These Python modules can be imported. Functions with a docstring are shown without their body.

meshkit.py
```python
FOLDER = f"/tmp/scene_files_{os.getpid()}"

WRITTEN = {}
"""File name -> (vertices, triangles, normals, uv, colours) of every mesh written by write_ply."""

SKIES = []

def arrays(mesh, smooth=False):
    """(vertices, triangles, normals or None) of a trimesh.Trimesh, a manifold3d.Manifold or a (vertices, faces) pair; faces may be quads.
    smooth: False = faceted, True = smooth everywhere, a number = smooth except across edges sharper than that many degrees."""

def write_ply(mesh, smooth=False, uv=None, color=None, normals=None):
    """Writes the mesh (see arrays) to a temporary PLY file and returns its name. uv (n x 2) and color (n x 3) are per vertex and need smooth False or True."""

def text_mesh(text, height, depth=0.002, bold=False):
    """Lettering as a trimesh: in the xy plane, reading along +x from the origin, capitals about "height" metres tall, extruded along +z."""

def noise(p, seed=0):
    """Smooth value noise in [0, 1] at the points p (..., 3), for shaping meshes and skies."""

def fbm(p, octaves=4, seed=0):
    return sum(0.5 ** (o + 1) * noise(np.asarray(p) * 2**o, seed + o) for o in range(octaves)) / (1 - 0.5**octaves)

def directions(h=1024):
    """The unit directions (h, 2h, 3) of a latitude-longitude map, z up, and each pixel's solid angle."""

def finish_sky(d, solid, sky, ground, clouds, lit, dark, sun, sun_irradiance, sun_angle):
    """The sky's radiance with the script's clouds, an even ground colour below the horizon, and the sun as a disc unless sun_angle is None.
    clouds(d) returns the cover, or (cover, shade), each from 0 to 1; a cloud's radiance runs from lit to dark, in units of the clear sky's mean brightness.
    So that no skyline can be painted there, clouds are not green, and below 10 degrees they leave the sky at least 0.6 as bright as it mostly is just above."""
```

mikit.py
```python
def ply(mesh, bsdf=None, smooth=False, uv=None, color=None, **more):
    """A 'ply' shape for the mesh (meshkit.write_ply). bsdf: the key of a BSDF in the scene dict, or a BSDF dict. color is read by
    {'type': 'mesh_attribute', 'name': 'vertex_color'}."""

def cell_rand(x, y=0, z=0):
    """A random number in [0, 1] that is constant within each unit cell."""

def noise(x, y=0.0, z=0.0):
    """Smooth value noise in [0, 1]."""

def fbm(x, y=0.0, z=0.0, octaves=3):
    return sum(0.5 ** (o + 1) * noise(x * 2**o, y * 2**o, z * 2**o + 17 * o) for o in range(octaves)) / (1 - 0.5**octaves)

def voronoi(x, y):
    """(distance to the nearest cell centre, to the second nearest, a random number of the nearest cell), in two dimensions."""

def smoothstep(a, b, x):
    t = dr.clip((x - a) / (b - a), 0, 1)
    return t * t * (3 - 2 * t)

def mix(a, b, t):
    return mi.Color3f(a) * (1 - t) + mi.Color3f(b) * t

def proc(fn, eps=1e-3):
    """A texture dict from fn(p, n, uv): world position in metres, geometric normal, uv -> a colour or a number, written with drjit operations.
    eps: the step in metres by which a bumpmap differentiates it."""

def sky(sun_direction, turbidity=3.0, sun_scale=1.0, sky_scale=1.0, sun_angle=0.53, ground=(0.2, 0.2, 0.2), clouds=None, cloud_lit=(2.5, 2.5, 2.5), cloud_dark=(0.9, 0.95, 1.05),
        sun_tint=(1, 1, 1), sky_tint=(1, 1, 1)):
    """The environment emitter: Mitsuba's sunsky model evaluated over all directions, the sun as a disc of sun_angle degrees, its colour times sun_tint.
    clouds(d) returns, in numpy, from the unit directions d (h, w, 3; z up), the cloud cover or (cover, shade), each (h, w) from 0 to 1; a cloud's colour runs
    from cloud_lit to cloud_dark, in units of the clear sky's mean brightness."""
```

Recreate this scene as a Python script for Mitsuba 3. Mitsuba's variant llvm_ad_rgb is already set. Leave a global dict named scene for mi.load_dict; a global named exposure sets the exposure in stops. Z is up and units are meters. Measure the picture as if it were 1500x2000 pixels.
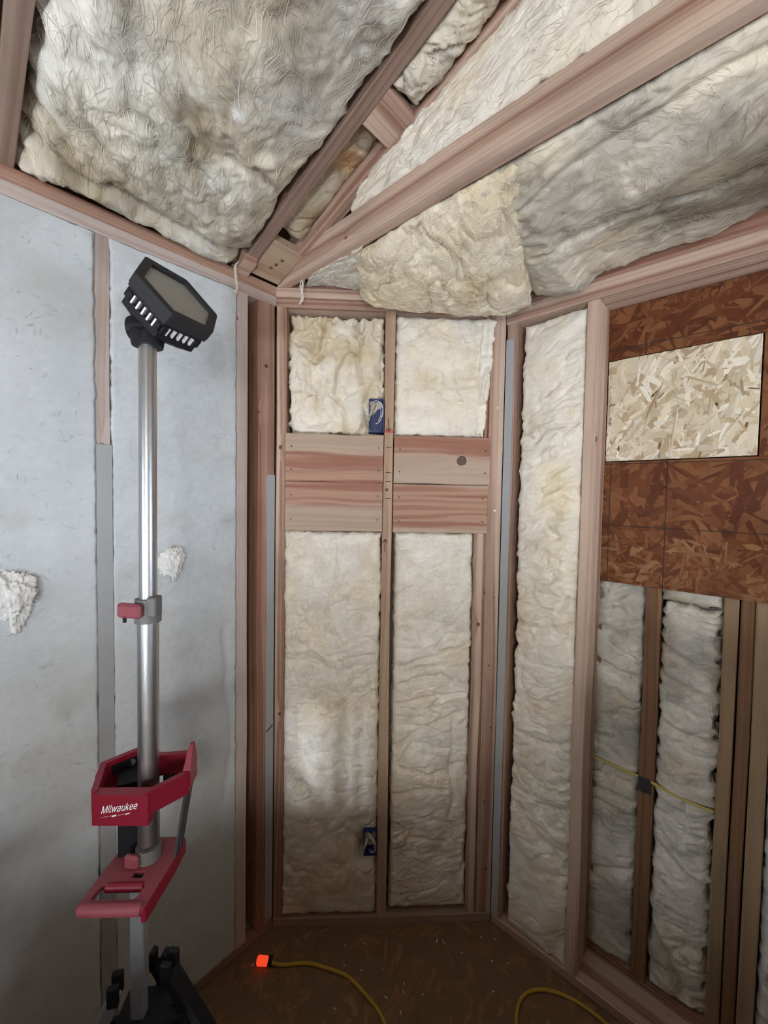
import math, random
import numpy as np, trimesh, drjit as dr, mitsuba as mi
import mikit, meshkit
from mikit import proc, noise, fbm, smoothstep, mix, cell_rand
from shapely.geometry import Polygon, LineString
T = mi.ScalarTransform4f
random.seed(3); rng = np.random.default_rng(3)
scene, labels = {'type': 'scene'}, {}

# ------------------------------------------------------------------ camera
F = 790.0; PITCH, ROLL, YAW, HC = math.radians(-2.15), math.radians(0.95), math.radians(2.5), 1.707
EYE = np.array([0, 0, HC])
FWD = np.array([math.sin(YAW)*math.cos(PITCH), math.cos(YAW)*math.cos(PITCH), math.sin(PITCH)])
_r = np.array([math.cos(YAW), -math.sin(YAW), 0]); _u = np.cross(_r, FWD)
RIGHT = math.cos(ROLL)*_r + math.sin(ROLL)*_u; UP = -math.sin(ROLL)*_r + math.cos(ROLL)*_u
scene['camera'] = {'type': 'perspective', 'fov': 2*math.degrees(math.atan(750/F)), 'fov_axis': 'x', 'near_clip': 0.02, 'far_clip': 60.0,
                   'to_world': T().look_at(origin=EYE.tolist(), target=(EYE+FWD).tolist(), up=UP.tolist())}
def on(x, y, n, p):
    """point of a known plane (normal n, point p) that is seen at photograph pixel x, y"""
    d = FWD + (x-750)/F*RIGHT - (y-1000)/F*UP
    return EYE + d*((np.asarray(p, float)-EYE) @ np.asarray(n, float))/(d @ np.asarray(n, float))

# ------------------------------------------------------------------ light
exposure = 0.0
scene['sky'] = {'type': 'constant', 'radiance': {'type': 'rgb', 'value': [0.12, 0.13, 0.15]}}
UNSEEN_WINDOW_LIGHT = {'unseen_window_1': [11.6, 12.8, 14.0], 'unseen_window_2': [19.8, 19.8, 19.2], 'unseen_window_3': [400.0, 450.0, 520.0], 'unseen_window_4': [11.5, 13.8, 16.5]}  # radiance of the unseen windows, chosen for the light they throw on the bay

# ------------------------------------------------------------------ frames of the walls
Q = 2**-0.5
LC, RC = np.array([-.347, 1.55, 0]), np.array([.526, 1.55, 0])
DL, NL = np.array([-Q, -Q, 0]), np.array([Q, -Q, 0])       # along the left wall away from its corner; into the room
DR, NR = np.array([Q, -Q, 0]), np.array([-Q, -Q, 0])
DB, NB = np.array([1., 0, 0]), np.array([0, -1., 0])
Z = np.array([0, 0, 1.])
def LW(s, o, z): return LC + DL*s - NL*o + Z*z             # o = depth behind the wall's face
def RW(s, o, z): return RC + DR*s - NR*o + Z*z
def BW(x, o, z): return np.array([x, 1.55+o, z])
def SL(s, u, dz=0): return LC + DL*s + NL*u + Z*(2.48 + .31*u + dz)   # underside of the sloping rafters

# ------------------------------------------------------------------ materials
def rgb(*c): return {'type': 'rgb', 'value': [float(x) for x in c]}
def s2l(*c): return tuple((x/255/12.92 if x/255 < .04045 else ((x/255+.055)/1.055)**2.4) for x in c)
def wood(light, dark, seed, contrast=1.0):
    def fn(p, n, uv):
        u, v = uv.x + seed*3.7, uv.y + seed*1.3
        cu, cv = dr.floor(u/.55), dr.floor(v/.075)
        ku = (cu + .2 + .6*cell_rand(cu, cv, 5))*.55; kv = (cv + .25 + .5*cell_rand(cu, cv, 6))*.075
        r = cell_rand(cu, cv, 7)
        on_ = dr.select(r > .72, 1.0, 0.0); size = .004 + .006*cell_rand(cu, cv, 8)
        d = dr.sqrt(dr.square((u-ku)/1.3) + dr.square(v-kv))
        bend = on_*dr.exp(-dr.square((u-ku)/.05))*dr.exp(-dr.square((v-kv)/.02))*.012
        w = v + bend*dr.select(v > kv, 1.0, -1.0) + .022*(noise(u*1.7, v*6, seed) - .5)
        band = noise(w*38, u*.35, seed+3)
        line = noise(w*210, u*1.1, seed+9)
        fine = noise(u*28, v*900, seed+1)
        t = smoothstep(.34, .66, band)*.58 + smoothstep(.42, .75, line)*(.2 + .34*band)
        t = dr.clip(t*contrast + (fine-.5)*.16, 0, 1)
        c = mix(light, dark, t)
        knot = on_*(1 - smoothstep(size*.75, size*1.1, d))
        dirt = smoothstep(.5, .85, fbm(u*3.1, v*9, seed+20))*.2
        c = c*(1-dirt)
        return mix(c, (.07, .04, .028), knot*.85)
    return {'type': 'twosided', 'b': {'type': 'principled', 'base_color': proc(fn), 'roughness': .72, 'specular': .25}}
scene['wood_pink'] = wood((.52, .385, .303), (.28, .15, .108), 1, 1.1)
scene['wood_tan'] = wood((.44, .32, .225), (.29, .155, .10), 2, .7)
scene['wood_red'] = wood((.40, .25, .185), (.245, .115, .08), 3, 1.15)
scene['wood_brown'] = wood((.32, .225, .175), (.20, .125, .095), 8, .9)
scene['wood_dusty'] = wood((.50, .42, .385), (.34, .25, .225), 7, .7)
scene['wood_old'] = wood((.27, .155, .085), (.16, .075, .04), 4, .8)
scene['wood_oldlight'] = wood((.36, .25, .155), (.25, .155, .09), 5, .7)
def dif(*c): return {'type': 'twosided', 'b': {'type': 'diffuse', 'reflectance': rgb(*c)}}
def pr(c, rough=.5, metal=0.0, **k): return {'type': 'twosided', 'b': {'type': 'principled', 'base_color': rgb(*c), 'roughness': rough, 'metallic': metal, **k}}
scene['wool'] = {'type': 'twosided', 'b': {'type': 'diffuse', 'reflectance': {'type': 'mesh_attribute', 'name': 'vertex_color'}}}
scene['strands'] = {'type': 'twosided', 'b': {'type': 'principled', 'base_color': {'type': 'mesh_attribute', 'name': 'vertex_color'}, 'roughness': .65, 'specular': .2}}
scene['deck'] = dif(.30, .22, .15)
scene['osb_brown'] = dif(.20, .085, .04)
scene['osb_pale'] = dif(.48, .40, .29)
scene['floor_base'] = dif(.175, .112, .066)
scene['rear_plaster'] = dif(.50, .47, .43)
scene['tape'] = pr((.33, .335, .345), .55)
scene['steel'] = pr((.30, .30, .31), .45, .6)
scene['dark_steel'] = pr((.05, .05, .055), .45, .3)
scene['nail'] = pr((.06, .045, .04), .5, .5)
scene['screw'] = pr((.85, .8, .7), .3, .6)
scene['pencil'] = dif(.05, .04, .035)
scene['red_mark'] = dif(.45, .12, .09)
scene['blue_plastic'] = pr((.010, .022, .11), .4)
scene['black_hole'] = dif(.012, .012, .014)
scene['black_plastic'] = pr((.009, .009, .012), .6, specular=.25)
scene['black_rubber'] = pr((.012, .012, .014), .7)
scene['bright_fin'] = pr((.85, .86, .88), .35, .4)
scene['grey_fin'] = pr((.25, .25, .26), .4, .5)
scene['aluminium'] = pr((.46, .47, .49), .34, 1.0)
scene['grey_metal'] = pr((.36, .39, .43), .4, .6)
scene['clamp_grey'] = pr((.12, .12, .115), .55)
scene['red_plastic'] = pr((.20, .006, .022), .42)
scene['red_dusty'] = pr((.22, .045, .062), .6)
scene['white_print'] = dif(.85, .84, .86)
scene['wire'] = pr((.75, .70, .62), .35, .5)
scene['wire_white'] = pr((.8, .8, .78), .4)
scene['cord_yellow'] = pr((.42, .26, .03), .55)
scene['cable_yellow'] = pr((.50, .42, .10), .5)
scene['lens'] = pr((.21, .205, .185), .35)
scene['timber_frame'] = dif(.5, .4, .3)

# ------------------------------------------------------------------ builders
used = {}
def key_for(name, parent=None):
    base = name if parent is None else parent + '__' + name
    k = base; i = 0
    while k in scene: i += 1; k = '%s_%03d' % (base, i)
    return k
def put(name, shape, parent=None, label=None, category=None, group=None, kind=None):
    k = key_for(name, parent); scene[k] = shape
    e = {a: b for a, b in (('label', label), ('category', category), ('group', group), ('kind', kind)) if b}
    if e: labels[k] = e
    return k
def thing(key, label, category, group=None):
    labels[key] = {'label': label, 'category': category}
    if group: labels[key]['group'] = group
    return key
def unit(v): v = np.asarray(v, float); return v/np.linalg.norm(v)

def board_mesh(p0, p1, w, t, wdir, ch=.003, bow=.0012, seg=None, wane=0.0):
    """a sawn board from p0 to p1 (centre line), w wide along wdir, t thick; slightly bowed, edges eased; uv in metres along the grain"""
    p0, p1 = np.asarray(p0, float), np.asarray(p1, float)
    L = np.linalg.norm(p1-p0); a = (p1-p0)/L
    wd = unit(wdir - a*(a @ np.asarray(wdir, float))); td = np.cross(a, wd)
    seg = seg or max(1, min(6, int(L/.3)))
    hw, ht = w/2, t/2
    prof = np.array([(-hw+ch, -ht), (hw-ch, -ht), (hw, -ht+ch), (hw, ht-ch), (hw-ch, ht), (-hw+ch, ht), (-hw, ht-ch), (-hw, -ht+ch)])
    per = np.concatenate([[0], np.cumsum(np.linalg.norm(np.roll(prof, -1, 0)-prof, axis=1))])
    ou, ov = rng.uniform(0, 40), rng.uniform(0, 9)
    offs = rng.normal(size=(seg+1, 2))*bow; offs[0] = offs[-1] = 0
    jit = rng.normal(size=(seg+1, 8, 2))*(bow*.5 + wane); jit[0] = jit[-1] = 0
    V, U, Fc = [], [], []
    ring = [p0 + a*L*i/seg + ((prof+offs[i]+jit[i])[:, :1])*wd + ((prof+offs[i]+jit[i])[:, 1:])*td for i in range(seg+1)]
    for i in range(seg):
        for j in range(8):
            k = (j+1) % 8; b = len(V)
            V += [ring[i][j], ring[i][k], ring[i+1][k], ring[i+1][j]]
            U += [(ou+L*i/seg, ov+per[j]), (ou+L*i/seg, ov+per[j+1]), (ou+L*(i+1)/seg, ov+per[j+1]), (ou+L*(i+1)/seg, ov+per[j])]
            Fc += [(b, b+2, b+1), (b, b+3, b+2)]
    for i, s in ((0, 1), (seg, -1)):
        b = len(V); V += list(ring[i]); U += [(ou+q[0]*.2, ov+q[1]*4) for q in prof]
        Fc += [(b, b+j, b+j+1)[::s] for j in range(1, 7)]
    m = trimesh.Trimesh(np.array(V), np.array(Fc), process=False)
    if m.volume < 0: m.faces = m.faces[:, ::-1]
    return m, np.array(U)
def board(name, parent, p0, p1, w, t, wdir, mat, label=None, kind=None, **kw):
    m, uv = board_mesh(p0, p1, w, t, wdir, **kw)
    return put(name, mikit.ply(m, mat, uv=uv), parent, label, kind=kind)
def box_mesh(c, size, axes=None, ch=0.0):
    if ch:
        import manifold3d as m3
        sx, sy, sz = [max(q/2-ch, 1e-4) for q in size]
        v = []
        for x in (-sx, sx):
            for y in (-sy, sy):
                for z in (-sz, sz):
                    v += [(x+ch*i, y, z) for i in (-1, 1)] + [(x, y+ch*i, z) for i in (-1, 1)] + [(x, y, z+ch*i) for i in (-1, 1)]
        m = trimesh.convex.convex_hull(np.array(v))
    else:
        m = trimesh.creation.box(extents=size)
    M = np.eye(4)
    if axes is not None: M[:3, :3] = np.array([unit(q) for q in axes]).T
    M[:3, 3] = c
    m.apply_transform(M)
    if np.linalg.det(M[:3, :3]) < 0: m.invert()
    return m
def cyl_mesh(p0, p1, r, sections=24, r1=None):
    p0, p1 = np.asarray(p0, float), np.asarray(p1, float); L = np.linalg.norm(p1-p0)
    prof = np.array([(0, 0), (r, 0), (r if r1 is None else r1, L), (0, L)])
    m = trimesh.creation.revolve(prof, sections=sections)
    M = trimesh.geometry.align_vectors([0, 0, 1], p1-p0); M[:3, 3] = p0; m.apply_transform(M); return m
def tube_mesh(pts, r, sides=8, n=60):
    from scipy.interpolate import CubicSpline
    pts = np.asarray(pts, float)
    t = np.concatenate([[0], np.cumsum(np.linalg.norm(np.diff(pts, axis=0), axis=1))])
    p = CubicSpline(t, pts)(np.linspace(0, t[-1], n)) if len(pts) > 2 else pts
    tg = np.gradient(p, axis=0); tg /= np.linalg.norm(tg, axis=1, keepdims=True)
    up = np.array([.13, .27, .95]); a = np.cross(tg, up); a /= np.linalg.norm(a, axis=1, keepdims=True); b = np.cross(tg, a)
    th = np.arange(sides)*2*np.pi/sides
    v = p[:, None] + r*(np.cos(th)[None, :, None]*a[:, None] + np.sin(th)[None, :, None]*b[:, None])
    i, j = np.meshgrid(np.arange(len(p)-1), np.arange(sides), indexing='ij'); k = (j+1) % sides
    f = np.stack([i*sides+j, i*sides+k, (i+1)*sides+k, (i+1)*sides+j], -1).reshape(-1, 4)
    f = np.vstack([f[:, [0, 1, 2]], f[:, [0, 2, 3]]])
    v = np.vstack([v.reshape(-1, 3), p[0], p[-1]]); nn = len(v)
    caps = [(nn-2, (q+1) % sides, q) for q in range(sides)] + [(nn-1, (len(p)-1)*sides+q, (len(p)-1)*sides+(q+1) % sides) for q in range(sides)]
    m = trimesh.Trimesh(v, np.vstack([f, caps]), process=False)
    if m.volume < 0: m.invert()
    return m
def cat(*ms): return trimesh.util.concatenate(list(ms))

CREAM, WHITE, TAN, GREY, YEL = [np.array(s2l(*c)) for c in ((226, 216, 197), (228, 222, 211), (206, 190, 160), (186, 180, 168), (214, 196, 148))]
BROWN = np.array(s2l(150, 128, 100))
def resample(curve, n):
    c = np.asarray(curve, float); t = np.concatenate([[0], np.cumsum(np.linalg.norm(np.diff(c, axis=0), axis=1))]); t /= t[-1]
    x = np.linspace(0, 1, n); return np.stack([np.interp(x, t, c[:, k]) for k in range(3)], -1)
GRID = {}
def wool_mesh(bot, top, N, res=.0045, bulge=.012, edge=.022, drop=.022, depth=.07, low=.012, wr=.008, mid=.005, fuzz=.0016, wscale=.07, aniso=(1, 1),
              jag=.004, seed=0, palette=(CREAM, WHITE, TAN), mixes=(.5, .35), feats=(), stains=(), edges=(1, 1, 1, 1), tear=0.0, streak=(0.3, .09, .010, .0022), tone=.10):
    """a glass-wool batt: a soft sheet spanned between two edge curves, bulging along N, its rim rounded back, with folds, tufts and fuzz.
    feats: (kind, (u,v) points in metres from the lower left, width, height); edges: which of bottom, right, top, left are rounded back"""
    W = np.mean([np.linalg.norm(np.diff(np.asarray(c, float), axis=0), axis=1).sum() for c in (bot, top)])
    H = (np.linalg.norm(np.asarray(top[0], float)-bot[0]) + np.linalg.norm(np.asarray(top[-1], float)-bot[-1]))/2
    nu, nv = max(8, int(W/res)), max(8, int(H/res))
    B, Tp = resample(bot, nu), resample(top, nu)
    v = np.linspace(0, 1, nv)[:, None, None]
    P = B[None]*(1-v) + Tp[None]*v
    N = np.asarray(N, float); N = N/np.linalg.norm(N)
    a, b = np.meshgrid(np.linspace(0, W, nu), np.linspace(0, H, nv))
    S = np.stack([a, b, np.full_like(a, seed*7.31)], -1)
    nz = lambda sc, sd, o=3: meshkit.fbm(S/sc, o, seed=seed*13+sd) - .5
    wx, wy = nz(.11, 1), nz(.11, 2)
    S2 = S + np.stack([wx, wy, 0*wx], -1)*.11
    S2 = S2*np.array([aniso[0], aniso[1], 1])
    nzz = lambda sc, sd, o=2: meshkit.fbm(S2/sc, o, seed=seed*13+sd)
    r1 = 1-np.abs(2*nzz(wscale, 3)-1); r2 = 1-np.abs(2*nzz(wscale*.45, 4)-1)
    mask = np.clip(meshkit.fbm(S/.19, 2, seed=seed*13+8)*2.6-.75, 0, 1)
    h = low*2*nz(.16, 5) - wr*(np.clip(r1-.72, 0, 1)/.28)**2*(.25+.75*mask) - wr*.45*(np.clip(r2-.75, 0, 1)/.25)**2*mask
    h = h + mid*2*(nzz(.03, 6, 3)-.5)*(.4+.6*mask) + fuzz*2*(meshkit.fbm(S/.009, 2, seed=seed*13+7)-.5)
    if tear: h = h + tear*(np.abs(2*nzz(.045, 9, 3)-1)*2-.6)*mask
    ca, sa = math.cos(streak[0]), math.sin(streak[0]); wv = a + .05*wx*2, b + .05*wy*2
    ST = np.stack([(wv[0]*ca+wv[1]*sa)/streak[1], (-wv[0]*sa+wv[1]*ca)/streak[2], np.full_like(a, seed*3.3)], -1)
    sk = meshkit.fbm(ST, 3, seed=seed*13+51) - .5
    h = h + sk*2*streak[3]*(.5+mask)
    for kind, pts, width, height in feats:
        pts = np.atleast_2d(np.asarray(pts, float)); wp = np.stack([a + .018*wx*2, b + .018*wy*2], -1)
        if kind == 'bump':
            d = np.hypot((wp[..., 0]-pts[0, 0])/width[0], (wp[..., 1]-pts[0, 1])/width[1]); h = h + height*np.exp(-d**2)
        else:
            d = np.full(a.shape, 9.)
            for q0, q1 in zip(pts[:-1], pts[1:]):
                e = q1-q0; t = np.clip(((wp-q0) @ e)/(e @ e), 0, 1); d = np.minimum(d, np.linalg.norm(wp-q0-t[..., None]*e, axis=-1))
            h = h + height*np.exp(-(d/width)**2)
    ds = [np.where(k, q, 9.) for k, q in zip(edges, (b, W-a, H-b, a))]
    dm = np.minimum.reduce(ds) + .35*edge*(meshkit.fbm(S/.03, 2, seed=seed*13+11)-.5)
    x = np.clip(dm/edge, 0, 1); h = h + drop*(np.sqrt(1-(1-x)**2)-1)
    y = np.clip(np.minimum.reduce(ds)/(.5*min(W, H)), 0, 1); h = h + bulge*(1-(1-y)**2)
    # ragged rim
    A1 = np.gradient(P, axis=1); A1 /= np.linalg.norm(A1, axis=-1, keepdims=True)+1e-12
    B1 = np.gradient(P, axis=0); B1 /= np.linalg.norm(B1, axis=-1, keepdims=True)+1e-12
    rim = np.exp(-np.minimum.reduce([b, W-a, H-b, a])/.012)[..., None]
    P = P + rim*jag*2*(A1*(meshkit.fbm(S/.022, 3, seed=seed*13+21)-.5)[..., None] + B1*(meshkit.fbm(S/.022, 3, seed=seed*13+22)-.5)[..., None])*2
    P = P + N*h[..., None]
    c1, c2, c3 = palette
    m1 = np.clip(meshkit.fbm(S/.13, 4, seed=seed*13+31)*3.4-1.7+mixes[0], 0, 1)[..., None]
    m2 = np.clip(meshkit.fbm(S/.10, 4, seed=seed*13+32)*4-2.5+mixes[1], 0, 1)[..., None]
    C = c1*(1-m1) + c2*m1; C = C*(1-m2) + c3*m2
    for (sx, sy), (rx, ry), col, amt in stains:
        d = np.hypot((a-sx)/rx, (b-sy)/ry) + 1.1*(meshkit.fbm(S/.05, 3, seed=seed*13+41)-.5)
        k = (amt*np.clip(1.25-d, 0, 1))[..., None]; C = C*(1-k) + np.asarray(col)*k
    C = C*(1 + .16*(meshkit.fbm(S/.008, 2, seed=seed*13+33)-.5) + tone*2*sk + tone*2.2*nz(.05, 34, 3))[..., None]
    GRID.update(P=P, N=N, C=C, sp=(W/nu + H/nv)/2, area=W*H)
    idx = np.arange(nu*nv).reshape(nv, nu)
    f = np.stack([idx[:-1, :-1], idx[:-1, 1:], idx[1:, 1:], idx[1:, :-1]], -1).reshape(-1, 4)
    f = np.vstack([f[:, [0, 1, 2]], f[:, [0, 2, 3]]])
    V = P.reshape(-1, 3); C = C.reshape(-1, 3)
    loop = np.concatenate([idx[0, :-1], idx[:-1, -1], idx[-1, :0:-1], idx[:0:-1, 0]])
    n0 = len(V); back = V[loop] - N*np.maximum(depth + (h.reshape(-1)[loop])[:, None], .012)
    V = np.vstack([V, back, back.mean(0)]); C = np.vstack([C, C[loop], C[:1]])
    k = np.arange(len(loop)); k1 = (k+1) % len(loop)
    f = np.vstack([f, np.stack([loop[k], n0+k, n0+k1], -1), np.stack([loop[k], n0+k1, loop[k1]], -1), np.stack([n0+k1, n0+k, np.full(len(loop), len(V)-1)], -1)])
    m = trimesh.Trimesh(V, f, process=False)
    if m.volume < 0: m.faces = m.faces[:, ::-1]
    return m, np.clip(C, 0, 1)
def wool(name, label, bot, top, N, group=None, category='insulation', parent=None, **kw):
    dens, flen, ang = kw.pop('fibres', (9000, (.012, .05), None))
    m, C = wool_mesh(bot, top, N, **kw)
    k = put(name, mikit.ply(m, 'wool', smooth=True, color=C), parent, label, category if parent is None else None, group)
    if dens and parent is None:
        fm, fc = fibre_mesh(GRID['P'], GRID['N'], GRID['C'], GRID['sp'], int(dens*GRID['area']), flen, (.0006, .0019), (.0006, .0045), 100+kw.get('seed', 0), ang)
        put('loose_fibre', mikit.ply(fm, 'wool', color=fc), k, kind='stuff')
    return k

def fibre_mesh(P, N, C, spacing, n, length, width, lift, seed, angle=None):
    """loose glass fibres lying over a batt: thin tapering ribbons that follow a flow over its surface grid P (rows, columns, 3)"""
    g = np.random.default_rng(seed); nv, nu = P.shape[:2]
    x, y = g.uniform(1, nu-2, n), g.uniform(1, nv-2, n); k = 5
    L = g.uniform(length[0], length[1], n)/spacing; W = g.uniform(width[0], width[1], n); H = g.uniform(lift[0], lift[1], n)
    fl = meshkit.fbm(np.stack([x*spacing/.06, y*spacing/.06, 0*x+seed], -1), 2, seed)*2*np.pi*1.6 + (g.normal(size=n)*.5)
    if angle is not None: fl = angle + (fl-np.pi*1.6)*.35
    bend = g.normal(size=n)*.35
    pts = []
    def samp(xx, yy):
        xx, yy = np.clip(xx, 0, nu-1.001), np.clip(yy, 0, nv-1.001); i, j = xx.astype(int), yy.astype(int); fx, fy = (xx-i)[:, None], (yy-j)[:, None]
        return (P[j, i]*(1-fx)+P[j, i+1]*fx)*(1-fy) + (P[j+1, i]*(1-fx)+P[j+1, i+1]*fx)*fy
    cx, cy = x.copy(), y.copy()
    for q in range(k):
        pts.append(samp(cx, cy) + N*(H*math.sin(math.pi*(q+.6)/(k+.2)))[:, None])
        a = fl + bend*q; cx = cx + np.cos(a)*L/(k-1); cy = cy + np.sin(a)*L/(k-1)
    pts = np.stack(pts, 1)
    t = np.gradient(pts, axis=1); sd = np.cross(t, N); sd /= np.linalg.norm(sd, axis=-1, keepdims=True)+1e-9
    prof = np.array([.25, .9, 1, .8, .15])[None, :, None]*W[:, None, None]/2
    V = np.stack([pts-sd*prof, pts+sd*prof], 2).reshape(n, k*2, 3)
    q = np.arange(k-1); f = np.concatenate([np.stack([2*q, 2*q+1, 2*q+3], -1), np.stack([2*q, 2*q+3, 2*q+2], -1)])
    F_ = (f[None] + (np.arange(n)*k*2)[:, None, None]).reshape(-1, 3)
    col = C[np.clip(y, 0, nv-1).astype(int), np.clip(x, 0, nu-1).astype(int)]*g.uniform(.86, 1.12, n)[:, None]
    return trimesh.Trimesh(V.reshape(-1, 3), F_, process=False), np.clip(np.repeat(col, k*2, 0), 0, 1)
FIB = 0
def strands(name, parent, o, e1, e2, n, w, h, count, size, cols, seed, lift=.0004, ang=None):
    """pressed wood strands lying in a panel's face, one thin chip each"""
    r = np.random.default_rng(seed); V, Fc, C = [], [], []
    cols = np.asarray(cols)
    for i in range(count):
        L, wd = r.uniform(*size[0]), r.uniform(*size[1])*(1 if r.random() < .75 else .35)
        x, y = r.uniform(0, w), r.uniform(0, h); t = r.uniform(0, np.pi) if ang is None else r.normal(ang[0], ang[1])
        c, s = math.cos(t), math.sin(t)
        pts = np.array([(-.5, -.3), (-.2, -.5), (.35, -.45), (.5, .1), (.3, .5), (-.4, .42)]) + r.normal(size=(6, 2))*.07
        pts = pts*(L, wd); pts = np.stack([pts[:, 0]*c-pts[:, 1]*s + x, pts[:, 0]*s+pts[:, 1]*c + y], -1)
        pts = np.clip(pts, 0, (w, h))
        z = lift*(.4 + i/count*1.2) + r.uniform(0, lift*.3); tilt = r.normal(size=2)*lift*4
        top = [o + e1*q[0] + e2*q[1] + n*max(z + tilt[0]*(q[0]-x)/L + tilt[1]*(q[1]-y)/max(wd, .004)*.2, lift*.1) for q in pts]
        b = len(V); V += top + [q - n*(lift*2) for q in top]
        Fc += [(b, b+j, b+j+1) for j in range(1, 5)]
        for j in range(6): k = (j+1) % 6; Fc += [(b+j, b+6+j, b+6+k), (b+j, b+6+k, b+k)]
        col = cols[r.integers(len(cols))]*r.uniform(.86, 1.12)
        C += [col]*12
    m = trimesh.Trimesh(np.array(V), np.array(Fc), process=False)
    if np.cross(e1, e2) @ n < 0: m.faces = m.faces[:, ::-1]
    return put(name, mikit.ply(m, 'strands', color=np.clip(np.array(C), 0, 1)), parent, kind='stuff')
def panel(name, parent, o, e1, e2, n, w, h, t, mat, label=None):
    c = o + e1*w/2 + e2*h/2 - n*t/2
    return put(name, mikit.ply(box_mesh(c, (w, h, t), (e1, e2, n), .0012), mat), parent, label)

# ------------------------------------------------------------------ setting: shell of the room, unseen windows and light blockers
def struct(name, mesh, mat, label=None): return put(name, mikit.ply(mesh, mat), None, label, kind='structure')
XS, YR = 1.55, -2.9            # half width of the room behind the camera, its rear wall
fl = struct('floor', box_mesh((0, -.6, -.02), (4.6, 5.2, .04)), 'floor_base', 'dirty brown chipboard subfloor scattered with debris')
ce = struct('ceiling', box_mesh((0, -.6, 3.02), (4.6, 5.2, .06)), 'deck', 'sloping roof framing packed with insulation')
wb = struct('wall_back', box_mesh(BW(.09, .155, 1.45), (1.15, .02, 2.95)), 'deck', 'narrow framed back wall of the bay')
wl = struct('wall_left', box_mesh(LW(.85, .155, 1.45), (2.0, .02, 2.95), (DL, NL, Z)), 'deck', 'angled left wall of the bay')
wr = struct('wall_right', box_mesh(RW(.16, .155, 1.45), (.34, .02, 2.95), (DR, NR, Z)), 'deck', 'angled framed right wall of the bay with an opening')
wf = struct('wall_far_right', box_mesh(RW(.85, .29, 1.45), (1.9, .02, 2.95), (DR, NR, Z)), 'deck', 'older framed wall seen through the opening on the right')
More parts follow.
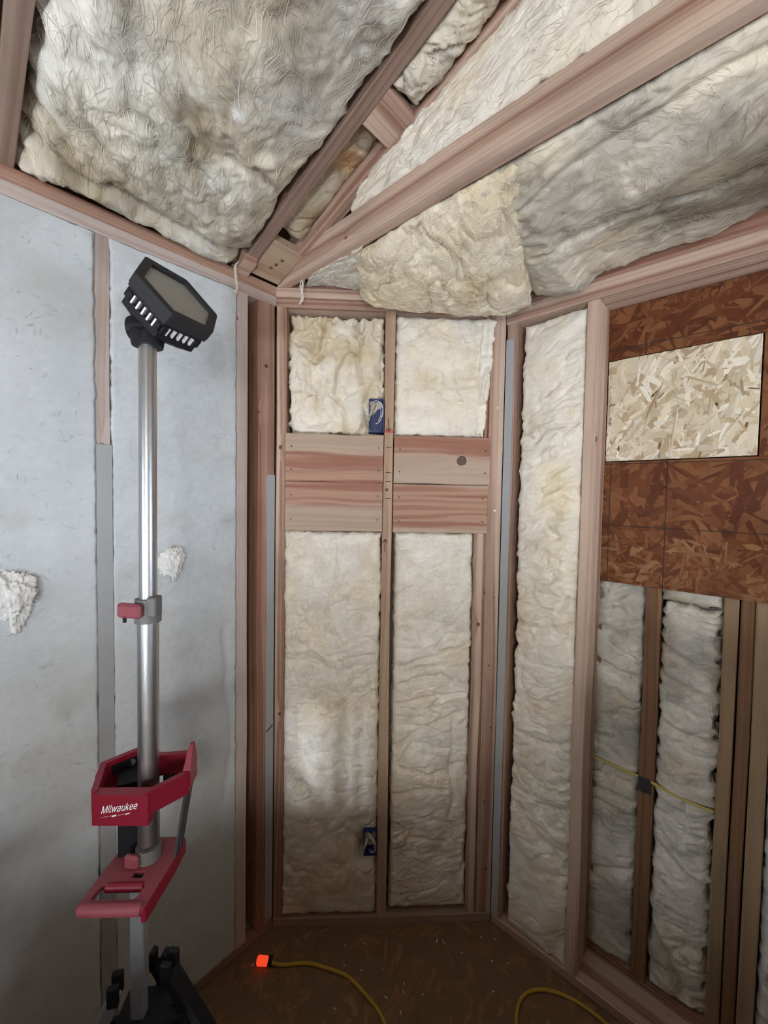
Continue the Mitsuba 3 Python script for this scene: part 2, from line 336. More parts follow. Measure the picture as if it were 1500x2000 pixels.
def wall_with_window(name, p, d, L, z0, z1, a0, a1, H=3.0, t=.05):
    nrm = np.cross(d, Z)
    ms = []
    for (q0, q1, h0, h1) in ((0, a0, 0, H), (a1, L, 0, H), (a0, a1, 0, z0), (a0, a1, z1, H)):
        if q1-q0 > .001: ms.append(box_mesh(p + d*(q0+q1)/2 + Z*(h0+h1)/2, (q1-q0, t, h1-h0), (d, nrm, Z)))
    return struct(name, cat(*ms), 'rear_plaster')
def unseen_lit_window(name, p, d, nrm, a0, a1, z0, z1):
    """an unseen window out of view, placed to light the bay: timber frame, mullion and emitting panes"""
    c = p + d*(a0+a1)/2 + Z*(z0+z1)/2
    fr = [box_mesh(p + d*q + Z*(z0+z1)/2 + nrm*.01, (.05, .07, z1-z0+.05), (d, nrm, Z)) for q in (a0, (a0+a1)/2, a1)]
    fr += [box_mesh(c*[1, 1, 0] + Z*q + nrm*.01, (a1-a0, .07, .05), (d, nrm, Z)) for q in (z0, z1)]
    k = struct(name, cat(*fr), 'timber_frame')
    for q in range(2):
        w = (a1-a0)/2; pane = trimesh.Trimesh([c + d*(q-1)*w - Z*(z1-z0)/2, c + d*q*w - Z*(z1-z0)/2, c + d*q*w + Z*(z1-z0)/2, c + d*(q-1)*w + Z*(z1-z0)/2], [[0, 1, 2], [0, 2, 3]], process=False)
        if pane.face_normals[0] @ nrm < 0: pane.invert()
        put('pane', mikit.ply(pane, 'white_print', emitter={'type': 'area', 'radiance': rgb(*UNSEEN_WINDOW_LIGHT[name])}), k)
pl0, pr0 = np.array([-XS, YR, 0]), np.array([XS, YR, 0])
ysl = .35
W1 = (1.75, 2.6, 1.2, 1.9); W2 = (1.1, 2.3, 1.2, 2.0)
wall_with_window('wall_side_left', pl0, np.array([0, 1., 0]), ysl-YR, W1[2], W1[3], W1[0], W1[1])
unseen_lit_window('unseen_window_1', pl0, np.array([0, 1., 0]), np.array([1., 0, 0]), *W1)  # out of view, placed to give the pole its highlight
def rear_box(a0, a1, z0, z1): return box_mesh((-XS+(a0+a1)/2, YR, (z0+z1)/2), (a1-a0, .05, z1-z0))
struct('wall_rear', cat(rear_box(0, .70, 0, 3), rear_box(.70, 1.0, 0, .22), rear_box(.70, 1.0, .57, 3), rear_box(1.0, W2[0], 0, 3), rear_box(W2[0], W2[1], 0, W2[2]), rear_box(W2[0], W2[1], W2[3], 3), rear_box(W2[1], XS+1.9, 0, 3)), 'rear_plaster')
unseen_lit_window('unseen_window_2', pl0, np.array([1., 0, 0]), np.array([0, 1., 0]), *W2)  # out of view, placed as the main light on the bay
W4 = (1.9, 3.1, 1.42, 1.78)
wall_with_window('wall_side_right', np.array([1.9, YR, 0]), np.array([0, 1., 0]), 3.3, W4[2], W4[3], W4[0], W4[1])
unseen_lit_window('unseen_window_4', np.array([1.9, YR, 0]), np.array([0, 1., 0]), np.array([-1., 0, 0]), *W4)  # out of view, placed to light the left wall from the right
YL = .35
def low_box(x0, x1, z0, z1): return box_mesh(((x0+x1)/2, YL, (z0+z1)/2), (x1-x0, .06, z1-z0))
struct('unseen_low_blocker', cat(low_box(-1.52, -.87, 0, 1.20), low_box(-.87, -.68, 0, 1.0), low_box(-.68, -.389, 0, .84), low_box(-.289, -.219, 0, .84), low_box(-.189, .36, 0, .84), low_box(.36, .52, 0, 1.0), low_box(.72, 1.9, 0, 1.42), low_box(.52, .72, 0, 1.2),
    low_box(-.389, -.289, 0, .475), low_box(-.389, -.289, .765, .84), low_box(-.219, -.189, 0, .475), low_box(-.219, -.189, .765, .84)), 'deck')  # unseen stepped and slotted screen, shaped to shade the lower bay
struct('added_blocker_slab', box_mesh((.1, -.44, .815), (3.3, 1.5, .03)), 'rear_plaster')  # added slab, keeps low window light off the upper bay
unseen_lit_window('unseen_window_3', pl0, np.array([1., 0, 0]), np.array([0, 1., 0]), .70, 1.0, .22, .57)  # unseen low window, placed to throw a light patch on the back wall

# ------------------------------------------------------------------ framing: back wall
def plate(parent, P, s0, s1, z0, z1, o0, o1, mat, name='top_plate', **kw):
    zc, oc = (z0+z1)/2, (o0+o1)/2
    return board(name, parent, P(s0, oc, zc), P(s1, oc, zc), z1-z0, o1-o0, Z, mat, **kw)
def stud(parent, P, s0, s1, z0, z1, o0, o1, mat, name='stud', **kw):
    wd = unit(P(1, 0, 0)-P(0, 0, 0))
    sc, oc = (s0+s1)/2, (o0+o1)/2
    return board(name, parent, P(sc, oc, z0), P(sc, oc, z1), s1-s0, o1-o0, wd, mat, **kw)
plate(wb, BW, -.347, .526, 2.445, 2.481, 0, .14, 'wood_pink')
plate(wb, BW, -.346, .522, 2.409, 2.444, .001, .14, 'wood_pink')
plate(wb, BW, -.345, .524, 0.0, .037, 0, .14, 'wood_brown', 'bottom_plate')
stud(wb, BW, -.346, -.309, .037, 2.409, .002, .14, 'wood_pink')
stud(wb, BW, .063, .101, .037, 2.409, .0, .14, 'wood_tan', wane=.0012, label='central stud with pencil arrows and knots')
stud(wb, BW, .468, .525, .037, 2.409, .001, .14, 'wood_pink')
stud(wb, BW, .427, .458, .037, 1.571, .004, .14, 'wood_pink', 'trimmer_stud', wane=.001)
stud(wb, BW, .452, .468, .037, 2.409, .012, .14, 'wood_red', 'trimmer_stud')
def board_fn(p, n, uv):
    zz = p.z + .030*(noise(p.x*4, p.z*3, 4.0)-.5) + .012*(noise(p.x*9, p.z*60, 14.0)-.5); left = p.x < .08
    band = lambda a, b: smoothstep(a-.014, a+.014, zz)*(1-smoothstep(b-.014, b+.014, zz))
    heart = dr.select(left, band(1.668, 1.868), dr.maximum(band(1.594, 1.758), band(1.872, 2.0)))
    u, v = p.x, p.z + .016*(noise(p.x*5, p.z*16, 7.0)-.5) + .008*dr.exp(-dr.square((p.x-.34)/.04))*dr.select(left, 0.0, 1.0)*dr.select(p.z > 1.85, 1.0, -1.0)*dr.exp(-dr.square((p.z-1.849)/.05))
    g1 = noise(v*95, u*1.5, 3.0); g2 = noise(v*300, u*3, 5.0); f = noise(u*30, v*900, 1.0)
    t = dr.clip(smoothstep(.35, .75, g1)*.7 + g2*.25 + (f-.5)*.15, 0, 1)
    sap = mix((.43, .325, .25), (.38, .27, .20), t); hw = mix((.41, .25, .18), (.26, .108, .072), t)
    return sap*(1-heart) + hw*heart
scene['wood_boards'] = {'type': 'twosided', 'b': {'type': 'principled', 'base_color': proc(board_fn), 'roughness': .72, 'specular': .25}}
bl = []
for x0, x1, z0, z1, m in ((-.308, .0615, 1.761, 1.942, 'wood_boards'), (-.308, .0605, 1.573, 1.7595, 'wood_boards'), (.1025, .473, 1.759, 1.940, 'wood_boards'), (.1025, .467, 1.571, 1.757, 'wood_boards')):
    zc = (z0+z1)/2
    k = board('blocking_board', wb, BW(x0, .014, zc), BW(x1, .014, zc), z1-z0, .036, Z, m, seg=3)
    ms = [cyl_mesh(BW(x, -.0035, z), BW(x, -.0055, z), .0032, 8) for x in (x0+.022, x1-.018) for z in (z0+.045, z1-.05)]
    for q in ms: put('nail', mikit.ply(q, 'nail'), k)
    bl.append(k)
put('knot', mikit.ply(cyl_mesh(BW(.361, -.003, 1.849), BW(.361, -.0048, 1.849), .0175, 20), pr((.09, .05, .035), .6)), bl[2], 'dark round knot')
put('knot_ring', mikit.ply(trimesh.creation.annulus(.017, .0205, .0016, transform=trimesh.geometry.align_vectors([0, 0, 1], NB) + np.array([[0, 0, 0, q] for q in (*BW(.361, -.0035, 1.849), 0)])), 'pencil'), bl[2])
CST = [k for k in scene if k.startswith('wall_back__stud')][1]
def mark(parent, pts, r=.0012, mat='pencil', name='pencil_mark'): put(name, mikit.ply(tube_mesh(pts, r, 5, len(pts)), mat), parent)
def bq(x, z): return BW(x, -.0012, z)
for (x, z, s) in ((.079, 1.955, -1), (.073, 1.545, 1)):
    mark(CST, [bq(x, z-.05*s), bq(x+.001, z)]); mark(CST, [bq(x-.008, z-.014*s), bq(x, z)]); mark(CST, [bq(x+.008, z-.014*s), bq(x, z)])
for z in (1.895, 1.80, 1.765, 1.70): mark(CST, [bq(.072, z), bq(.092, z+.001)])
put('red_mark', mikit.ply(box_mesh(BW(.083, -.0008, 1.957), (.032, .0012, .012), None), 'red_mark'), CST)
put('gasket_strip', mikit.ply(box_mesh(RW(.0165, -.0012, 1.175), (.031, .0034, 2.275), (DR, NR, Z), .0006), 'tape'), wr, 'grey strip down the corner stud')
for z in (2.055, 1.66): put('screw', mikit.ply(cyl_mesh(BW(.497, .002, z), BW(.497, -.003, z), .0042, 10), 'screw'), wb)
for x, z in ((.503, 1.32), (.49, 1.05), (.505, .80), (.488, .50), (.50, .22)): put('nail', mikit.ply(cyl_mesh(BW(x, .002, z), BW(x, -.0018, z), .003, 8), 'nail'), wb)

# ------------------------------------------------------------------ framing: left wall
plate(wl, LW, -.02, 2.0, 2.445, 2.482, 0, .14, 'wood_red')
plate(wl, LW, .0, 2.0, 2.409, 2.444, -.001, .14, 'wood_dusty')
plate(wl, LW, .0, 2.0, 0, .037, 0, .14, 'wood_brown', 'bottom_plate')
stud(wl, LW, .003, .071, .037, 2.409, .001, .14, 'wood_red', 'corner_post', label='wide corner post with knots')
for i, (a, b) in enumerate(((.111, .155), (.526, .563), (1.135, 1.173), (1.745, 1.783))):
    stud(wl, LW, a, b, .037, 2.409, .002, .14, 'wood_dusty')
put('gasket_strip', mikit.ply(box_mesh(LW(.0185, -.0012, .915), (.033, .0034, 1.735), (DL, NL, Z), .0006), 'tape'), wl, 'grey strip down the corner post')
put('gasket_strip', mikit.ply(box_mesh(LW(.5445, .0, .94), (.0372, .004, 1.80), (DL, NL, Z), .0006), 'tape'), wl, 'grey strip covering the lower part of the stud')
mark(wl, [LW(.006, -.0032, .822), LW(.034, -.0032, .805)], .0022)
for z in (1.63, 1.76, 2.18): put('knot', mikit.ply(cyl_mesh(LW(.04 if z > 2 else .022, .002, z), LW(.04 if z > 2 else .022, -.001, z), .0065, 12), pr((.10, .05, .035), .6)), wl)

# ------------------------------------------------------------------ framing: right wall and the older wall behind it
plate(wr, RW, .0, 2.0, 2.428, 2.482, 0, .14, 'wood_red')
plate(wr, RW, .0, 2.0, 2.369, 2.4265, -.003, .125, 'wood_pink', label='top plate over the opening')
plate(wr, RW, .002, 2.0, 0, .037, 0, .135, 'wood_pink', 'bottom_plate')
stud(wr, RW, .001, .040, .037, 2.369, .002, .13, 'wood_pink')
stud(wr, RW, .286, .324, .037, 2.369, .0, .125, 'wood_pink', 'post', seg=6, label='pale post at the edge of the opening')
plate(wf, RW, -.05, 2.0, 0, .041, .141, .28, 'wood_red', 'bottom_plate')
for a, b, m, o in ((.461, .504, 'wood_old', .141), (.667, .702, 'wood_oldlight', .141), (.704, .737, 'wood_old', .152), (.740, .778, 'wood_oldlight', .142), (1.15, 1.19, 'wood_old', .141), (.06, .1, 'wood_old', .141)):
    stud(wf, RW, a, b, .041, 2.9, o, .28, m)
BR = [s2l(*c) for c in ((98, 55, 32), (104, 59, 34), (91, 48, 27), (112, 68, 42), (85, 44, 26), (119, 76, 48))]
PALE = [s2l(*c) for c in ((214, 199, 174), (202, 186, 158), (222, 211, 192), (198, 181, 154), (226, 217, 200), (208, 195, 173), (178, 156, 126))]
pn = panel('sheathing_panel', wf, RW(.14, .129, 1.4185), DR, Z, NR, 1.6, .4235, .0115, 'osb_brown', 'brown chipboard sheathing below the pale patch')
strands('strand', pn, RW(.14, .1288, 1.4185), DR, Z, NR, 1.0, .4235, 620, ((.04, .15), (.01, .034)), BR, 11, .00025)
strands('strand', pn, RW(.14, .1284, 1.4185), DR, Z, NR, .8, .17, 260, ((.03, .08), (.008, .02)), [s2l(*c) for c in ((125, 84, 54), (113, 71, 43), (104, 61, 38), (136, 97, 66))], 12, .0003)
pn2 = panel('sheathing_panel', wf, RW(.14, .129, 2.198), DR, Z, NR, 1.6, .34, .0115, 'osb_brown', 'brown chipboard sheathing above the pale patch')
strands('strand', pn2, RW(.14, .1288, 2.198), DR, Z, NR, 1.0, .34, 520, ((.05, .15), (.01, .034)), BR, 13, .00028)
pn3 = panel('sheathing_panel', wf, RW(.727, .129, 1.843), DR, Z, NR, 1.0, .354, .0115, 'osb_brown')
strands('strand', pn3, RW(.727, .1288, 1.843), DR, Z, NR, .4, .354, 260, ((.03, .11), (.008, .024)), BR, 14, .00025)
panel('sheathing_panel', wf, RW(.14, .129, 1.843), DR, Z, NR, .17, .354, .0115, 'osb_brown')
put('gap_shade_sheet', mikit.ply(box_mesh(RW(.5, .1405, 2.02), (.6, .003, .5), (DR, NR, Z)), 'black_hole'), wf)  # black sheet standing in for the shade in the gap beside the patch
pp = panel('patch_panel', wf, RW(.3265, .1295, 1.8455), DR, Z, NR, .397, .349, .0105, 'osb_pale', 'pale new chipboard patch')
strands('strand', pp, RW(.3265, .1293, 1.8455), DR, Z, NR, .397, .349, 460, ((.04, .14), (.007, .028)), PALE, 15, .0006, (1.15, .75))
strands('strand', pp, RW(.3265, .1287, 1.8455), DR, Z, NR, .397, .349, 34, ((.012, .04), (.003, .009)), [s2l(84, 62, 44), s2l(120, 94, 66)], 16, .0004, (1.1, .6))  # dark slivers painted in for the shaded gaps between the pale strands
for i in range(3):
    z = (2.232, 1.835, 1.62)[i]; mark(pn2 if i == 0 else pn, [RW(.325, .1272, z), RW(.9, .1272, z-.004)], .0011)
for s in (.345, .51): mark(pn, [RW(s, .1272, 1.42), RW(s, .1272, 1.84)], .0011)

# ------------------------------------------------------------------ framing: roof
def rafter(name, s0, s1, u0, u1, h=.14, mat='wood_pink', **kw):
    a, b = SL((s0+s1)/2, u0), SL((s0+s1)/2, u1); ax = unit(b-a); up = np.cross(ax, DL); up = up if up[2] > 0 else -up
    return board(name, ce, a+up*h/2, b+up*h/2, s1-s0, h, DL, mat, **kw)
rafter('rafter', .721, .761, -.04, 2.1, mat='wood_brown')
rafter('rafter', .112, .152, -.04, 2.1, mat='wood_brown')
rafter('rafter', -.026, .012, .05, 2.1, mat='wood_pink')
rafter('rafter', 1.33, 1.37, -.04, 2.1, mat='wood_red')
a, b = SL(.111, .612, .0), SL(.013, .612, .0); sl = unit(SL(0, 1)-SL(0, 0)); su = np.cross(sl, DL); su = su if su[2] > 0 else -su
board('blocking_board', ce, a+su*.02, b+su*.02, .097, .04, sl, 'wood_pink', label='reddish block nailed between two rafters')
a, b = SL(.111, .085, .0), SL(.0, .085, .0)
kb = board('blocking_board', ce, a+su*.018, b+su*.018, .16, .036, sl, 'wood_tan', label='tan block with dark knots above the corner post')
for s, u in ((.047, .11), (.055, .085), (.063, .065)): put('knot', mikit.ply(cyl_mesh(SL(s, u, .001), SL(s, u, -.0022), .006, 10), pr((.12, .07, .045), .6)), kb)
board('blocking_board', ce, SL(.118, .035, -.02)+su*.03, SL(.165, .035, -.02)+su*.03, .09, .05, sl, 'wood_pink', ch=.012, label='rounded timber end beside the tan block')
BM0, BM1 = LC - DL*.024 + NL*(-.0) + Z*2.528, LC - DL*.024 + NL*2.0 + Z*2.528
board('beam', ce, LC - DL*.024 + NL*.0 + Z*2.528, LC - DL*.024 + NL*2.2 + Z*2.528, .094, .038, Z, 'wood_pink', seg=6, label='long pink timber beam crossing the ceiling')
plate(ce, BW, -.30, .2, 2.483, 2.518, .02, .10, 'wood_red', 'plate_block')

# ------------------------------------------------------------------ insulation: back wall
def bat_back(name, label, x0, x1, z0, z1, o=.006, **kw):
    return wool(name, label, [BW(x0, o, z0), BW(x1, o, z0)], [BW(x0, o, z1), BW(x1, o, z1)], NB, **kw)
bat_back('insulation_batt', 'crumpled cream insulation batt at top left of the back wall, around the upper blue box', -.303, .058, 1.944, 2.392, o=.022, seed=1, wr=.03, low=.016, mid=.011, tear=.010, jag=.012, wscale=.10, mixes=(.35, .35), aniso=(1.25, .8),
         feats=[('line', [(.06, .30), (.10, .27), (.13, .29)], .010, -.02), ('line', [(.16, .15), (.21, .11), (.225, .0)], .007, -.02), ('line', [(.26, .43), (.255, .3), (.27, .2)], .007, -.016), ('bump', [(.34, .07)], (.05, .07), -.05), ('line', [(.075, .26), (.07, .15)], .009, -.018)])
k2 = bat_back('insulation_batt', 'smooth cream insulation batt at the top right of the back wall, above the knotted board', .104, .447, 1.944, 2.40, o=.012, seed=2, wr=.009, bulge=.016, mixes=(.45, .2), feats=[('line', [(.0, .19), (.16, .18), (.3, .2)], .006, -.004)])
wool('facing_flange', 'loose torn flap along its right edge', [BW(.414, .004, 1.948), BW(.447, -.004, 1.946)], [BW(.430, .004, 2.397), BW(.488, -.006, 2.392)], (-.15, -1, 0), parent=k2, seed=3, res=.003, palette=(CREAM, WHITE, CREAM), bulge=.006, edge=.008, drop=.008, depth=.012, jag=.006, wscale=.05, wr=.008,
     feats=[('line', [(.028, .25), (.012, .17), (.02, .12)], .008, .012), ('line', [(.015, .44), (.02, .3)], .006, -.008)])
bat_back('insulation_batt', 'tall cream insulation batt at lower left of the back wall, around the lower blue box', -.314, .060, .042, 1.571, o=.003, seed=4, res=.0042, wr=.012, low=.012, mixes=(.6, .12), bulge=.010,
         feats=[('bump', [(.345, .27)], (.045, .06), -.05), ('line', [(.19, 1.5), (.2, 1.36), (.17, 1.22), (.175, 1.14), (.21, 1.13)], .007, -.010), ('line', [(.17, 1.23), (.23, 1.26), (.28, 1.33)], .007, -.009), ('line', [(.0, 1.06), (.12, 1.07), (.2, 1.03)], .012, .010), ('line', [(.02, 1.02), (.12, 1.03), (.2, .99)], .010, -.008),
                ('line', [(.13, 1.53), (.19, 1.42)], .008, -.007), ('line', [(.06, .86), (.16, .85)], .008, -.007)], stains=[((.17, .85), (.12, .05), TAN, .45)])
bat_back('insulation_batt', 'tall cream insulation batt at the lower right of the back wall, creased in slanting folds', .114, .423, .05, 1.570, o=.012, seed=5, res=.0042, wr=.010, low=.010, mixes=(.65, .1), aniso=(.6, 1.3),
         feats=[('line', [(.02, .98), (.1, 1.02), (.28, 1.07)], .010, -.010), ('line', [(.03, .92), (.13, .95), (.19, .96), (.23, .93)], .009, -.016), ('line', [(.0, .84), (.16, .87), (.28, .88)], .008, -.010), ('line', [(.02, .66), (.12, .74), (.27, .80)], .010, -.016), ('line', [(.03, .60), (.09, .68)], .008, -.012),
                ('line', [(.02, .58), (.15, .55), (.28, .60)], .009, -.011), ('line', [(.0, .47), (.09, .49), (.22, .50)], .009, -.012), ('line', [(.25, .8), (.24, .62), (.25, .45), (.235, .38)], .009, -.013), ('line', [(.06, 1.19), (.14, 1.11)], .02, -.006)],
         stains=[((.04, .46), (.06, .05), TAN, .5), ((.05, .26), (.05, .03), BROWN, .4)])

# ------------------------------------------------------------------ insulation: right wall and behind it
wool('insulation_batt', 'narrow cream insulation batt between the grey strip and the pale post', [RW(.060, .006, .036), RW(.288, .006, .036)], [RW(.062, .006, 2.352), RW(.287, .006, 2.362)], NR, seed=6, res=.0045, wr=.010, low=.012, bulge=.018, mixes=(.6, .15), aniso=(.7, 1.2), jag=.006,
     feats=[('line', [(.0, 1.93), (.07, 1.88), (.1, 1.92), (.2, 1.93)], .007, -.012), ('line', [(.03, 1.80), (.14, 1.82)], .007, -.006), ('line', [(.1, 2.05), (.14, 2.08)], .006, -.012), ('line', [(.0, 1.2), (.1, 1.19), (.22, 1.24)], .008, -.012), ('line', [(.0, .8), (.12, .77), (.22, .82)], .01, -.012), ('line', [(.04, .5), (.13, .42), (.22, .35)], .012, -.012), ('bump', [(.2, .08)], (.03, .08), -.02)],
     stains=[((.14, 1.72), (.06, .10), YEL, .4), ((.17, 1.60), (.04, .12), TAN, .45), ((.19, 1.98), (.03, .08), TAN, .4)])
COOL = (WHITE*np.array([.98, 1, 1.02]), GREY*np.array([.97, 1, 1.03]), TAN)
wool('insulation_batt', 'grey-white insulation batt just right of the pale post, below the brown sheathing', [RW(.11, .152, .045), RW(.459, .152, .045)], [RW(.11, .152, 1.44), RW(.459, .152, 1.44)], NR, seed=7, palette=COOL, mixes=(.3, .05), wr=.014, bulge=.02, low=.016, aniso=(.6, 1.25),
     feats=[('line', [(.2, 1.09), (.27, 1.05), (.35, 1.03)], .010, -.025), ('line', [(.2, .62), (.35, .60)], .012, -.016), ('line', [(.22, 1.2), (.35, 1.18)], .012, -.014), ('line', [(.22, .3), (.35, .36)], .014, -.018)])
wool('insulation_batt', 'grey-white insulation batt between the second and third old studs', [RW(.509, .152, .045), RW(.664, .152, .045)], [RW(.509, .152, 1.372), RW(.664, .152, 1.368)], NR, seed=8, palette=COOL, mixes=(.3, .05), wr=.014, bulge=.022, low=.016, jag=.01, aniso=(.6, 1.25),
     feats=[('line', [(.0, 1.18), (.08, 1.14), (.15, 1.1)], .009, -.016), ('line', [(.0, 1.08), (.08, 1.06), (.15, 1.02)], .009, -.018), ('line', [(.0, .92), (.15, .90)], .012, -.02), ('line', [(.0, .5), (.15, .42)], .012, -.02), ('line', [(.0, .2), (.06, .15), (.1, .05)], .014, -.03)])
wool('insulation_batt', 'small grey-white insulation piece squeezed under the brown sheathing', [RW(.508, .150, 1.378), RW(.666, .150, 1.372)], [RW(.508, .150, 1.455), RW(.666, .150, 1.455)], NR, seed=9, palette=COOL, mixes=(.3, .05), wr=.006, bulge=.006, low=.006)
wool('insulation_batt', 'white insulation with blue light painted into its colour, right edge beyond doubled studs', [RW(.784, .148, .045), RW(1.148, .148, .045)], [RW(.784, .148, 1.45), RW(1.148, .148, 1.45)], NR, seed=10, res=.006, palette=(WHITE*np.array([.94, 1, 1.06]),)*2+(GREY,), mixes=(.3, .05), bulge=.02, wr=.012)  # bluish palette carries the blue light falling on this batt

# ------------------------------------------------------------------ insulation: left wall, blown in flush
LWH = (np.array(s2l(198, 202, 205)), np.array(s2l(191, 196, 200)), np.array(s2l(186, 188, 188)))
for i, (a, b, lb) in enumerate(((.1555, .5255, 'white blown-in insulation behind the work light pole'), (.5635, 1.1345, 'white blown-in insulation at the left edge, left of the grey strip'), (1.1735, 1.7445, 'white blown-in insulation furthest left, beside the room corner'))):
    wool('blown_insulation', lb, [LW(b+.0015, -.0006, .038), LW(a-.0015, -.0006, .038)], [LW(b+.0015, -.0006, 2.412), LW(a-.0015, -.0006, 2.412)], NL, seed=20+i, res=.006 if i == 0 else .008, palette=LWH, mixes=(.5, .2), low=.002, wr=.0, mid=.0008, fuzz=.0011, bulge=.0015, edge=.004, drop=.002, depth=.10, jag=.0035, streak=(0, .05, .03, 0), tone=.012, fibres=(1500, (.006, .02), None),
         feats=[('bump', [(.30, .9)], (.02, .1), .006), ('line', [(.33, 1.2), (.35, .9), (.345, .6)], .012, -.006)] if i == 0 else ())
def tuft(label, s, z, r, seed):
    m = trimesh.creation.icosphere(4, 1.0); d = m.vertices.copy(); g = np.random.default_rng(seed)
    lump = meshkit.fbm(d*1.7+seed*3, 3, seed); fz = meshkit.fbm(d*6+seed, 3, seed+5)
    k = .55 + .8*lump + .35*(np.abs(2*fz-1)-.3)
    v = d*k[:, None]*[r, r*1.15, r*.55]
    v[:, 1] += np.where(v[:, 1] < 0, v[:, 1]*.5*(v[:, 0] > 0), 0)
    P = LW(s, -.006, z) - DL*v[:, :1] + Z*v[:, 1:2] + NL*v[:, 2:]
    mm = trimesh.Trimesh(P, m.faces, process=False)
    if mm.volume < 0: mm.invert()
    kk = put('insulation_tuft', mikit.ply(mm, 'wool', smooth=True, color=np.tile(np.array(s2l(226, 226, 224)), (len(P), 1))*(1+.1*(fz-.5))[:, None]), None, label, 'insulation tuft', 'tufts on the left wall')
    V, Fc = [], []
    for q in range(500):
        i = g.integers(len(P)); p0 = P[i]; dd = unit(p0 - P.mean(0) + g.normal(size=3)*.02 - Z*.008); sd = unit(np.cross(dd, g.normal(size=3)))
        L = g.uniform(.006, .02); c = g.normal(size=3)*.35; b = len(V)
        for w_ in range(4): t_ = w_/3; pt = p0 + (dd + c*t_)*L*t_ - dd*.002; V += [pt - sd*.0006*(1.1-t_), pt + sd*.0006*(1.1-t_)]
        Fc += [(b+2*w_, b+2*w_+1, b+2*w_+3) for w_ in range(3)] + [(b+2*w_, b+2*w_+3, b+2*w_+2) for w_ in range(3)]
    put('loose_fibre', mikit.ply(trimesh.Trimesh(np.array(V), np.array(Fc), process=False), 'wool', color=np.tile(np.array(s2l(226, 226, 224)), (len(V), 1))), kk, kind='stuff')
tuft('white fluffy tuft on the left wall just right of the light pole', .372, 1.497, .040, 1)
tuft('white fluffy tuft at the left edge of the photo on the left wall', .745, 1.452, .052, 2)

# ------------------------------------------------------------------ insulation: ceiling
CP = (np.array(s2l(196, 187, 168)), np.array(s2l(222, 219, 210)), np.array(s2l(160, 146, 122)))
kc = wool('insulation_batt', 'big bulging insulation batt overhead on the left, between two rafters above the left wall',
     [SL(.715, .0, -.004), SL(.55, .012, -.006), SL(.40, .0, -.010), SL(.25, -.012, -.008), SL(.16, .01, .0)], [SL(.715, 1.5, -.01), SL(.142, 1.5, -.01)], (NL*.25-Z), seed=30, res=.006, palette=CP, mixes=(.55, .3), bulge=.045, low=.022, wr=.010, mid=.007, edge=.05, drop=.05, depth=.06, jag=.014, wscale=.12, tear=.003, streak=(2.2, .14, .022, .006), tone=.20,
     feats=[('line', [(.0, .09), (.1, .07), (.2, .085), (.35, .085), (.5, .085), (.56, .06)], .012, -.03), ('line', [(.05, .05), (.3, .045), (.5, .04)], .03, .02), ('line', [(.52, .34), (.46, .40), (.40, .37), (.33, .42)], .014, .016), ('line', [(.54, .32), (.44, .36), (.36, .35)], .012, -.018),
            ('line', [(.10, .62), (.20, .40), (.30, .24)], .02, .014), ('line', [(.07, .58), (.16, .36), (.26, .2)], .016, -.012), ('bump', [(.50, .20)], (.08, .07), .015), ('line', [(.02, .16), (.07, .12)], .012, -.02)],
     fibres=(9000, (.015, .07), 2.2),
     stains=[((.333, .455), (.016, .009), (.93, .93, .94), 1.0), ((.42, .22), (.10, .06), BROWN, .45), ((.44, .62), (.12, .2), (.36, .33, .29), .6), ((.30, .75), (.05, .12), BROWN, .4), ((.12, .45), (.05, .08), (.36, .33, .29), .5), ((.25, .30), (.06, .06), (.40, .37, .32), .4), ((.2, .6), (.05, .1), (.38, .35, .30), .4)])
wool('insulation_batt', 'insulation batt in the upper left corner beyond the first rafter', [SL(1.325, .0, -.005), SL(.768, .0, -.005)], [SL(1.325, 1.3, -.01), SL(.768, 1.3, -.01)], (NL*.25-Z), seed=31, res=.012, palette=CP, bulge=.04, low=.02, wr=.012, edge=.05, drop=.05)
wool('insulation_batt', 'dark brownish insulation recessed between the two rafters near the beam', [SL(.118, .17, .03), SL(.008, .17, .03)], [SL(.118, .565, .05), SL(.008, .565, .05)], (NL*.25-Z), seed=32, res=.005, palette=(TAN*.8, CREAM*.8, BROWN), mixes=(.4, .6), bulge=.01, low=.016, wr=.012, tear=.006, stains=[((.06, .30), (.05, .05), s2l(190, 130, 60), .6)])
wool('insulation_batt', 'grey insulation above the reddish block between the two rafters', [SL(.111, .662, .004), SL(.013, .662, .004)], [SL(.111, 1.4, .01), SL(.013, 1.4, .01)], (NL*.25-Z), seed=33, res=.005, palette=(GREY, CREAM, TAN), mixes=(.5, .3), bulge=.018, low=.018, wr=.018, tear=.012)
tri = lambda u, z: LC - DL*-.0 + NL*u + Z*z + DL*.004
wool('insulation_batt', 'bright white insulation filling the triangle between the long beam and the rafter', [tri(.40, 2.572), tri(.8, 2.572), tri(1.2, 2.572), tri(1.8, 2.572)], [tri(.44, 2.62), tri(.8, 2.735), tri(1.2, 2.86), tri(1.8, 3.0)], DL, seed=34, res=.005, palette=(WHITE, CREAM, WHITE), mixes=(.2, .1), bulge=.012, low=.014, wr=.012, depth=.02, edge=.014, drop=.014, edges=(1, 0, 1, 1), aniso=(.8, 1))
def pz(x, y, z): return on(x, y, Z, (0, 0, z))
def py(x, y, yy): return on(x, y, NB, (0, yy, 0))
def prw(x, y, o): return on(x, y, NR, RW(0, o, 0))
A_bot = [py(704, 585, 1.51), py(730, 600, 1.50), py(800, 611, 1.49), py(900, 622, 1.48), py(985, 622, 1.46), py(1042, 600, 1.42)]
A_top = [pz(690, 498, 2.474), pz(720, 478, 2.474), pz(850, 392, 2.474), pz(960, 338, 2.474), pz(1025, 312, 2.468)]
